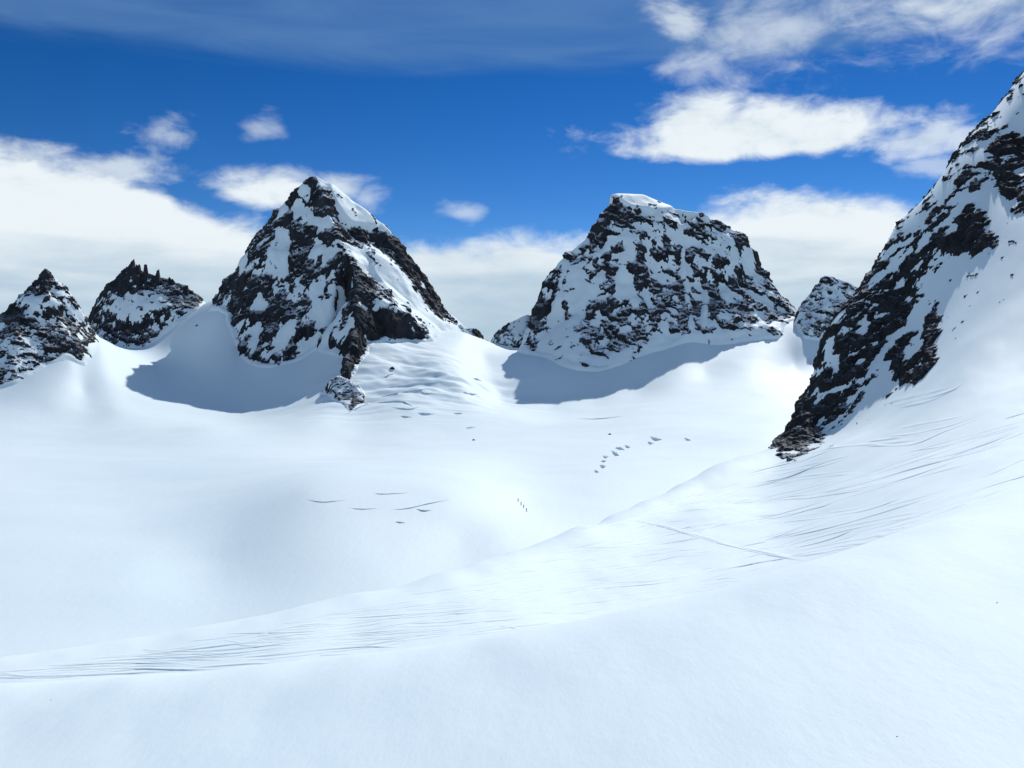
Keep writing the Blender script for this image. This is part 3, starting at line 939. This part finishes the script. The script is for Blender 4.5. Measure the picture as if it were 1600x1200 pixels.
for k, (px_, py_, b_, w_, ln) in enumerate([(206, 402, 440, 19, 0), (215, 412, 440, 14, 1), (228, 411, 444, 11, 0), (246, 419, 446, 12, 1), (192, 421, 446, 16, 2),
                                         (266, 432, 456, 16, 1), (290, 444, 462, 14, 2), (156, 460, 486, 15, 2)]):
    spire(px_, py_, b_, w_, 1478, 400 + k, jag, ln)

# ------------------------------------------------------------------ placing things on the two snow surfaces
from mathutils.bvhtree import BVHTree
bpy.context.view_layer.update()
dg = bpy.context.evaluated_depsgraph_get()
bvh_near = BVHTree.FromObject(snow_slope, dg)
bvh_gl = BVHTree.FromObject(glacier, dg)


def on(bvh, px, py):
    r_ = Vector(ray(px, py)).normalized()
    loc, _, _, _ = bvh.ray_cast(Vector((0, 0, 0)), r_)
    return None if loc is None else np.array(loc)


def drop(bvh, x, y):
    loc, nrm, _, _ = bvh.ray_cast(Vector((x, y, 600)), Vector((0, 0, -1)))
    return (None, None) if loc is None else (np.array(loc), np.array(nrm))


def catmull(P, n):
    P = np.array(P)
    Q = np.vstack([2 * P[0] - P[1], P, 2 * P[-1] - P[-2]])
    out = []
    for i in range(1, len(Q) - 2):
        for t in np.linspace(0, 1, n, endpoint=False):
            t2, t3 = t * t, t * t * t
            out.append(0.5 * (2 * Q[i] + (Q[i + 1] - Q[i - 1]) * t + (2 * Q[i - 1] - 5 * Q[i] + 4 * Q[i + 1] - Q[i + 2]) * t2 + (3 * Q[i] - Q[i - 1] - 3 * Q[i + 1] + Q[i + 2]) * t3))
    out.append(Q[-2])
    return np.array(out)


def ski_track(pix, h=0.14, w=0.42):
    """A pair of thrown-up edges with a shallow rut between, lying along the slope."""
    C = []
    for p in catmull([np.array(q, float) for q in pix], 4):
        q = on(bvh_near, p[0], p[1])
        if q is not None and q[1] > 48 and (not C or np.linalg.norm(q - C[-1]) < 60):
            C.append(q)
    if len(C) < 3:
        return
    C = np.array(C)[:, :2]
    far_ = float(np.clip(np.hypot(*C.T).mean() / 130.0, 0.8, 1.9))      # deeper, softer snow higher up the slope
    h, w = h * far_, w * far_
    seg = np.hypot(*(C[1:] - C[:-1]).T)
    L = seg.sum()
    n = int(min(160, max(8, L / 0.9)))
    s_ = np.concatenate([[0], np.cumsum(seg)])
    t = np.linspace(0, L, n)
    C = np.stack([np.interp(t, s_, C[:, 0]), np.interp(t, s_, C[:, 1])], 1)
    T = np.gradient(C, axis=0)
    T /= np.linalg.norm(T, axis=1, keepdims=True) + 1e-9
    S = np.stack([T[:, 1], -T[:, 0]], 1)
    if (S @ np.array([SUN.x, SUN.y])).sum() < 0:      # thrown-up edge on the side away from the sun
        S = -S
    prof = [(-1.0, -0.06), (-0.45, 1.0), (0.6, 0.8), (2.4, 0.3), (4.0, -0.06)]
    V = []
    ph = rng.random() * 9
    for i in range(n):
        u = i / (n - 1)
        fade = min(1.0, 6 * u, 6 * (1 - u)) * (0.65 + 0.5 * math.sin(ph + i * 0.21) * math.sin(i * 0.083 + ph * 2))
        for off_, hh in prof:
            x, y = C[i] + S[i] * off_ * w * 0.5
            g, _ = drop(bvh_near, x, y)
            if g is None:
                g = np.array([x, y, -50.0])
            V.append((x, y, g[2] + 0.004 + (h * hh * fade if hh > 0 else -0.05)))
    k = len(prof)
    Fc = [(i * k + j, i * k + j + 1, (i + 1) * k + j + 1, (i + 1) * k + j) for i in range(n - 1) for j in range(k - 1)]
    mesh_obj('ski_track', np.array(V), Fc, M_SNOW_NEAR, snow_slope)


TR = [
    [(1395, 635), (1440, 625), (1487, 611), (1512, 592)], [(1404, 637), (1450, 628), (1500, 606)], [(1385, 630), (1420, 622), (1470, 610), (1484, 604)],
    [(1160, 742), (1200, 732), (1250, 720)], [(1250, 711), (1320, 698), (1380, 694), (1430, 688)], [(1170, 758), (1200, 752), (1235, 745), (1290, 722), (1330, 712)],
    [(1350, 697), (1425, 695), (1475, 675), (1535, 652)], [(1355, 691), (1407, 684)], [(1245, 782), (1275, 777), (1350, 765), (1425, 745), (1500, 717)],
    [(1265, 777), (1350, 755), (1412, 737), (1475, 720), (1560, 697)], [(1532, 748), (1565, 734), (1600, 718), (1640, 705)], [(1525, 767), (1565, 755), (1600, 745), (1650, 728)],
    [(1200, 845), (1275, 830), (1350, 810), (1425, 787), (1480, 768)], [(1430, 790), (1455, 783), (1482, 772)],
    [(1275, 855), (1400, 832), (1500, 817), (1600, 790), (1680, 770)], [(1180, 882), (1300, 856), (1420, 838), (1530, 820), (1640, 788)], [(1240, 872), (1360, 850), (1480, 828), (1600, 802)],
    [(1120, 892), (1230, 872), (1330, 858)], [(1330, 850), (1440, 826), (1560, 796), (1650, 770)], [(1570, 655), (1620, 640)], [(1580, 830), (1640, 812)],
    [(960, 812), (1000, 815), (1050, 828), (1120, 848), (1200, 867), (1260, 876), (1340, 884), (1400, 893), (1500, 905)], [(985, 812), (1050, 826), (1125, 847), (1205, 866), (1270, 875)], [(1330, 885), (1420, 888), (1520, 890), (1600, 880)],
    [(930, 816), (970, 812), (1010, 812)], [(900, 832), (960, 818), (1010, 804), (1060, 788)], [(1000, 802), (1060, 784), (1130, 762), (1180, 748)],
    [(1095, 832), (1120, 822), (1145, 817)], [(1150, 856), (1200, 846)], [(1060, 802), (1130, 790), (1200, 772)], [(1020, 838), (1080, 826), (1140, 806)],
    [(860, 865), (930, 850), (1000, 838)], [(940, 905), (1000, 892), (1070, 876)], [(960, 915), (1040, 905), (1110, 886)], [(1010, 908), (1080, 900), (1150, 876), (1220, 858)],
    [(900, 996), (960, 985), (1050, 972)], [(925, 990), (1000, 978), (1060, 970)], [(780, 978), (840, 990), (900, 996)],
    [(0, 1071), (120, 1069), (260, 1062)], [(60, 1062), (190, 1058), (300, 1060), (430, 1052)], [(290, 1058), (400, 1050), (470, 1050)], [(380, 1040), (460, 1032), (560, 1022), (620, 1020)], [(500, 1036), (560, 1032), (590, 1033)],
    [(620, 1024), (690, 1022), (760, 1014), (800, 1008)], [(200, 1040), (300, 1028), (400, 1016)], [(390, 1010), (470, 990), (530, 975)],
]
r2 = np.random.default_rng(22)
crest = lambda x: np.interp(x, [0, 200, 560, 800, 1000, 1210, 1400, 1600], [1044, 1014, 940, 868, 792, 706, 640, 620])
low = lambda x: np.interp(x, [0, 300, 560, 800, 1000, 1150, 1400, 1600], [1062, 1042, 1016, 990, 962, 925, 860, 800])
TR = [[(x, y - 13 * (1 - min(1.0, max(0.0, (x - 450) / 500))) if y > 985 else y) for x, y in p] for p in TR]
N_MAIN = len(TR)
for m in range(260):
    x0_ = r2.uniform(40, 1580) if r2.random() < 0.62 else r2.normal(840, 180)
    L = r2.uniform(80, 330)
    y0_ = crest(x0_) + 6 + (low(x0_) - crest(x0_) - 8) * r2.uniform(0.03, 0.97)
    sl = np.interp(x0_, [0, 400, 800, 1100, 1350, 1600], [0.04, 0.09, 0.13, 0.18, 0.24, 0.30]) * r2.uniform(0.6, 1.4)
    bow = r2.uniform(0.01, 0.05) * L * r2.choice([1, 1, -0.6])
    for rep_ in range(r2.integers(1, 3)):
        p = []
        for q in np.linspace(-0.5, 0.5, 7):
            x = x0_ + q * L + rep_ * 8
            y = y0_ - sl * q * L + bow * (0.5 - 4 * q * q) + rep_ * r2.uniform(4.0, 4.6) + r2.normal(0, 0.5)
            if crest(x) + 5 < y < low(x) + 3 and -40 < x < 1660:
                p.append((x, y))
        if len(p) >= 3 and len(TR) < 290:
            TR.append(p)
for k, p in enumerate(TR):
    ski_track(p, h=(0.14 if k < N_MAIN else r2.uniform(0.05, 0.11)), w=(0.5 if k < N_MAIN else 0.42))

# ------------------------------------------------------------------ crevasses: broken snow steps in the glacier
def crevasse(pix, h, seed=0):
    back = 1.6 * h + 0.8
    r_ = np.random.default_rng(seed)
    C = []
    for p in catmull([np.array(q, float) for q in pix], 6):
        q = on(bvh_gl, p[0], p[1])
        if q is not None:
            C.append(q)
    if len(C) < 3:
        return
    C = np.array(C)
    n = len(C)
    V = []
    for i in range(n):
        u = i / (n - 1)
        hh = h * (math.sin(math.pi * u) ** 1.2) * r_.uniform(0.7, 1.1)
        x, y, z = C[i]
        j = r_.uniform(-0.25, 0.25) * h
        g2, _ = drop(bvh_gl, x, y + back)
        V += [(x, y + 0.6 + j, z - 1.2), (x + j, y + 0.2 + j, z + 0.55 * hh), (x, y - 0.25 * hh + j, z + hh), (x, y + 0.4 * back, z + 0.8 * hh), (x, y + back, g2[2] - 0.25)]
    k = 5
    Fc = [(i * k + j, i * k + j + 1, (i + 1) * k + j + 1, (i + 1) * k + j) for i in range(n - 1) for j in range(k - 1)]
    Fc += [tuple(range(k)), tuple((n - 1) * k + j for j in range(k))]
    mesh_obj('crevasse', np.array(V), Fc, M_SNOW, glacier, smooth=False)


CR = [
    ([(595, 607), (655, 600), (692, 597)], 3.2), ([(582, 624), (630, 613), (674, 607)], 3.0), ([(590, 629), (625, 628), (646, 635)], 3.6), ([(652, 645), (665, 648), (680, 647)], 4.5),
    ([(626, 650), (634, 652), (644, 652)], 2.8), ([(708, 646), (716, 647), (724, 646)], 3.0), ([(722, 612), (733, 616), (748, 616)], 3.0), ([(739, 591), (746, 594), (753, 596)], 5.0),
    ([(727, 669), (735, 669), (744, 667)], 2.4), ([(655, 612), (665, 615), (678, 615)], 2.4), ([(540, 648), (560, 638), (582, 628)], 3.0), ([(600, 589), (608, 587), (616, 584)], 3.5), ([(610, 636), (640, 640), (660, 634)], 3.0),
    ([(929, 735), (932, 738), (936, 738)], 3.6), ([(937, 727), (943, 731), (948, 729)], 5.0), ([(939, 720), (944, 722), (949, 720)], 3.5), ([(942, 712), (947, 716), (952, 713)], 4.5), ([(955, 704), (962, 711), (968, 712)], 6.0),
    ([(961, 700), (968, 702), (977, 703)], 4.5), ([(976, 695), (981, 700), (986, 699)], 4.5), ([(1012, 690), (1016, 694), (1022, 693)], 5.0), ([(1016, 682), (1024, 688), (1035, 687)], 6.0), ([(1069, 684), (1074, 688), (1080, 688)], 4.0),
    ([(476, 780), (505, 785), (543, 781)], 1.1), ([(546, 794), (566, 796), (592, 794)], 0.9), ([(584, 771), (600, 772.5), (642, 770)], 1.1),
    ([(610, 797), (640, 794.5), (668, 788), (706, 780)], 1.4), ([(650, 795), (662, 799), (676, 797)], 2.0), ([(617, 815), (625, 817), (636, 817)], 1.4), ([(900, 654), (935, 655), (975, 650)], 1.6),
]
for k, (p, h_) in enumerate(CR):
    crevasse(p, h_ * (0.55 if p[0][1] < 670 else 0.42 if p[0][1] < 745 else 0.36), seed=k)

# ------------------------------------------------------------------ loose rocks
def boulder(px, py, size_, seed, label):
    p = on(bvh_gl, px, py)
    r_ = np.random.default_rng(seed)
    V, Fc = [], []
    nr, ns = 5, 8
    for i in range(nr):
        t = i / (nr - 1)
        rr_ = size_ * (1.0 - 0.75 * t ** 1.7)
        for j in range(ns):
            a = 2 * math.pi * j / ns
            k = rr_ * r_.uniform(0.7, 1.2)
            V.append((p[0] + 1.5 * k * math.cos(a), p[1] + k * math.sin(a), p[2] - 0.4 * size_ + 1.3 * size_ * t + r_.uniform(-0.1, 0.1) * size_))
    for i in range(nr - 1):
        for j in range(ns):
            Fc.append((i * ns + j, i * ns + (j + 1) % ns, (i + 1) * ns + (j + 1) % ns, (i + 1) * ns + j))
    Fc.append(tuple((nr - 1) * ns + j for j in range(ns)))
    o = mesh_obj('boulder', np.array(V), Fc, M_ROCK, smooth=False)
    o['label'] = label
    o['category'] = 'boulder'
    o['group'] = 'loose rocks on the glacier'


boulder(613, 576, 2.6, 1, 'small dark boulder on sunlit snow above the icefall crevasses')
boulder(507, 612, 2.4, 2, 'small dark boulder in the shaded snow left of the rock outcrop')
boulder(308, 509, 1.8, 3, 'dark speck of rock high on the shaded snow left of the pyramid peak')
boulder(740, 688, 1.2, 4, 'tiny lone rock on open snow below the icefall')
boulder(953, 679, 1.3, 5, 'tiny lone rock on the snow above the diagonal row of crevasses')

# ------------------------------------------------------------------ the four ski tourers on the glacier
CLOTH = [plain_mat('cloth_grey_blue', (0.05, 0.07, 0.10)), plain_mat('cloth_dark', (0.03, 0.03, 0.035)), plain_mat('cloth_navy', (0.03, 0.045, 0.08)), plain_mat('cloth_charcoal', (0.05, 0.05, 0.055))]
M_SKIN = plain_mat('face_skin', (0.45, 0.28, 0.2))
M_PACK = plain_mat('pack_cloth', (0.08, 0.05, 0.04))
M_SKI = plain_mat('ski_top', (0.05, 0.05, 0.06), 0.4)
M_HELM = plain_mat('helmet_shell', (0.12, 0.12, 0.13), 0.4)


def tube_mesh(name, a, b, r0, r1, mat, parent, flat=1.0):
    a, b = np.array(a, float), np.array(b, float)
    d = b - a
    d /= np.linalg.norm(d)
    u = np.cross(d, [0, 0, 1.0] if abs(d[2]) < 0.9 else [1.0, 0, 0])
    u /= np.linalg.norm(u)
    v = np.cross(d, u)
    V, Fc = [], []
    for c_, r_ in ((a, r0), (b, r1)):
        for j in range(6):
            t = 2 * math.pi * j / 6
            V.append(c_ + r_ * (math.cos(t) * u + flat * math.sin(t) * v))
    Fc = [(j, (j + 1) % 6, 6 + (j + 1) % 6, 6 + j) for j in range(6)] + [tuple(range(5, -1, -1)), tuple(range(6, 12))]
    o = mesh_obj(name, np.array(V), Fc, mat, None)
    o.parent = parent
    return o


def skier(px, py, rot, stride, mat, label):
    p = on(bvh_gl, px, py)
    root = thing('person', tuple(p), label, 'person', 'ski tourers walking in line')
    root.rotation_euler = (0, 0, rot)
    s_ = stride
    J = {'pel': (0, 0, 0.95, .15, .12), 'waist': (0, 0.03, 1.12, .14, .11), 'chest': (0, 0.08, 1.34, .18, .12), 'neck': (0, 0.11, 1.50, .06, .06), 'head': (0, 0.14, 1.62, .10, .11), 'top': (0, 0.14, 1.72, .07, .08),
         'hl': (-.10, 0, .90, .10, .10), 'kl': (-.11, .16 * s_ + .06, .52, .075, .075), 'al': (-.11, .16 * s_, .12, .055, .055), 'fl': (-.11, .16 * s_ + .16, .06, .045, .04),
         'hr': (.10, 0, .90, .10, .10), 'kr': (.11, -.10 * s_ + .06, .52, .075, .075), 'ar': (.11, -.22 * s_, .13, .055, .055), 'fr': (.11, -.22 * s_ + .16, .06, .045, .04),
         'sl': (-.20, .09, 1.42, .07, .07), 'el': (-.28, .12 - .1 * s_, 1.16, .05, .05), 'wl': (-.27, .34 - .1 * s_, 1.05, .04, .04), 'gl': (-.27, .41 - .1 * s_, 1.06, .045, .04),
         'sr': (.20, .09, 1.42, .07, .07), 'er': (.28, .16 + .1 * s_, 1.16, .05, .05), 'wr': (.27, .42 + .1 * s_, 1.07, .04, .04), 'gr': (.27, .49 + .1 * s_, 1.08, .045, .04)}
    keys = list(J)
    E = [('pel', 'waist'), ('waist', 'chest'), ('chest', 'neck'), ('neck', 'head'), ('head', 'top'), ('pel', 'hl'), ('hl', 'kl'), ('kl', 'al'), ('al', 'fl'), ('pel', 'hr'), ('hr', 'kr'), ('kr', 'ar'), ('ar', 'fr'),
         ('chest', 'sl'), ('sl', 'el'), ('el', 'wl'), ('wl', 'gl'), ('chest', 'sr'), ('sr', 'er'), ('er', 'wr'), ('wr', 'gr')]
    me = bpy.data.meshes.new('body')
    me.from_pydata([J[k][:3] for k in keys], [(keys.index(a), keys.index(b)) for a, b in E], [])
    o = bpy.data.objects.new('body', me)
    COL.objects.link(o)
    sk = o.modifiers.new('skin', 'SKIN')
    for i, k in enumerate(keys):
        me.skin_vertices[0].data[i].radius = J[k][3:5]
        me.skin_vertices[0].data[i].use_root = (k == 'pel')
    su = o.modifiers.new('sub', 'SUBSURF')
    su.levels = su.render_levels = 1
    me.materials.append(mat)
    o.parent = root
    tube_mesh('helmet', (0, .14, 1.63), (0, .13, 1.77), .125, .06, M_HELM, root)
    tube_mesh('face', (0, .20, 1.60), (0, .265, 1.60), .07, .045, M_SKIN, root)
    tube_mesh('backpack', (0, -.12, 1.02), (0, -.08, 1.45), .15, .13, M_PACK, root, 0.7)
    for sx, yy in ((-.11, .16 * s_), (.11, -.22 * s_)):
        tube_mesh('ski', (sx, yy - .75, .03), (sx, yy + .9, .03), .05, .05, M_SKI, root, 0.3)
    tube_mesh('ski_pole', (-.27, .41 - .1 * s_, 1.1), (-.36, .15 - .2 * s_, 0.0), .012, .009, M_SKI, root)
    tube_mesh('ski_pole', (.27, .49 + .1 * s_, 1.12), (.36, .35 + .2 * s_, 0.0), .012, .009, M_SKI, root)
    return root


for k, (px_, py_, lab) in enumerate([(809.5, 784, 'first person of the four ski tourers in line, farthest up the glacier'), (814, 789.5, 'second ski tourer from the top of the line of four on the glacier'),
                                  (818, 794, 'third ski tourer from the top of the line of four on the glacier'), (822.5, 799.5, 'last person of the four ski tourers in line, lowest on the glacier')]):
    skier(px_, py_, math.radians(205 if k % 2 else 195), 1.0 if k % 2 else -0.8, CLOTH[k], lab)

# ------------------------------------------------------------------ snow clods and old marks on the near snow
for k, (px_, py_, w_) in enumerate([(1402, 1151, 3.0), (1558, 942, 3), (80, 1094, 3)]):
    p = on(bvh_near, px_, py_)
    s_ = w_ / F * p[1] * 0.5
    V = []
    for i, (t, rr_) in enumerate(((-0.3, 1.0), (0.35, 0.9), (0.8, 0.35))):
        for j in range(6):
            a = j * math.pi / 3
            kk = s_ * rr_ * rng.uniform(0.7, 1.2)
            V.append((p[0] + 1.3 * kk * math.cos(a), p[1] + kk * math.sin(a), p[2] + t * s_))
    Fc = [(i * 6 + j, i * 6 + (j + 1) % 6, i * 6 + 6 + (j + 1) % 6, i * 6 + 6 + j) for i in range(2) for j in range(6)] + [tuple(range(12, 18))]
    mesh_obj('snow_clod', np.array(V), Fc, M_SNOW_NEAR, snow_slope, smooth=False)
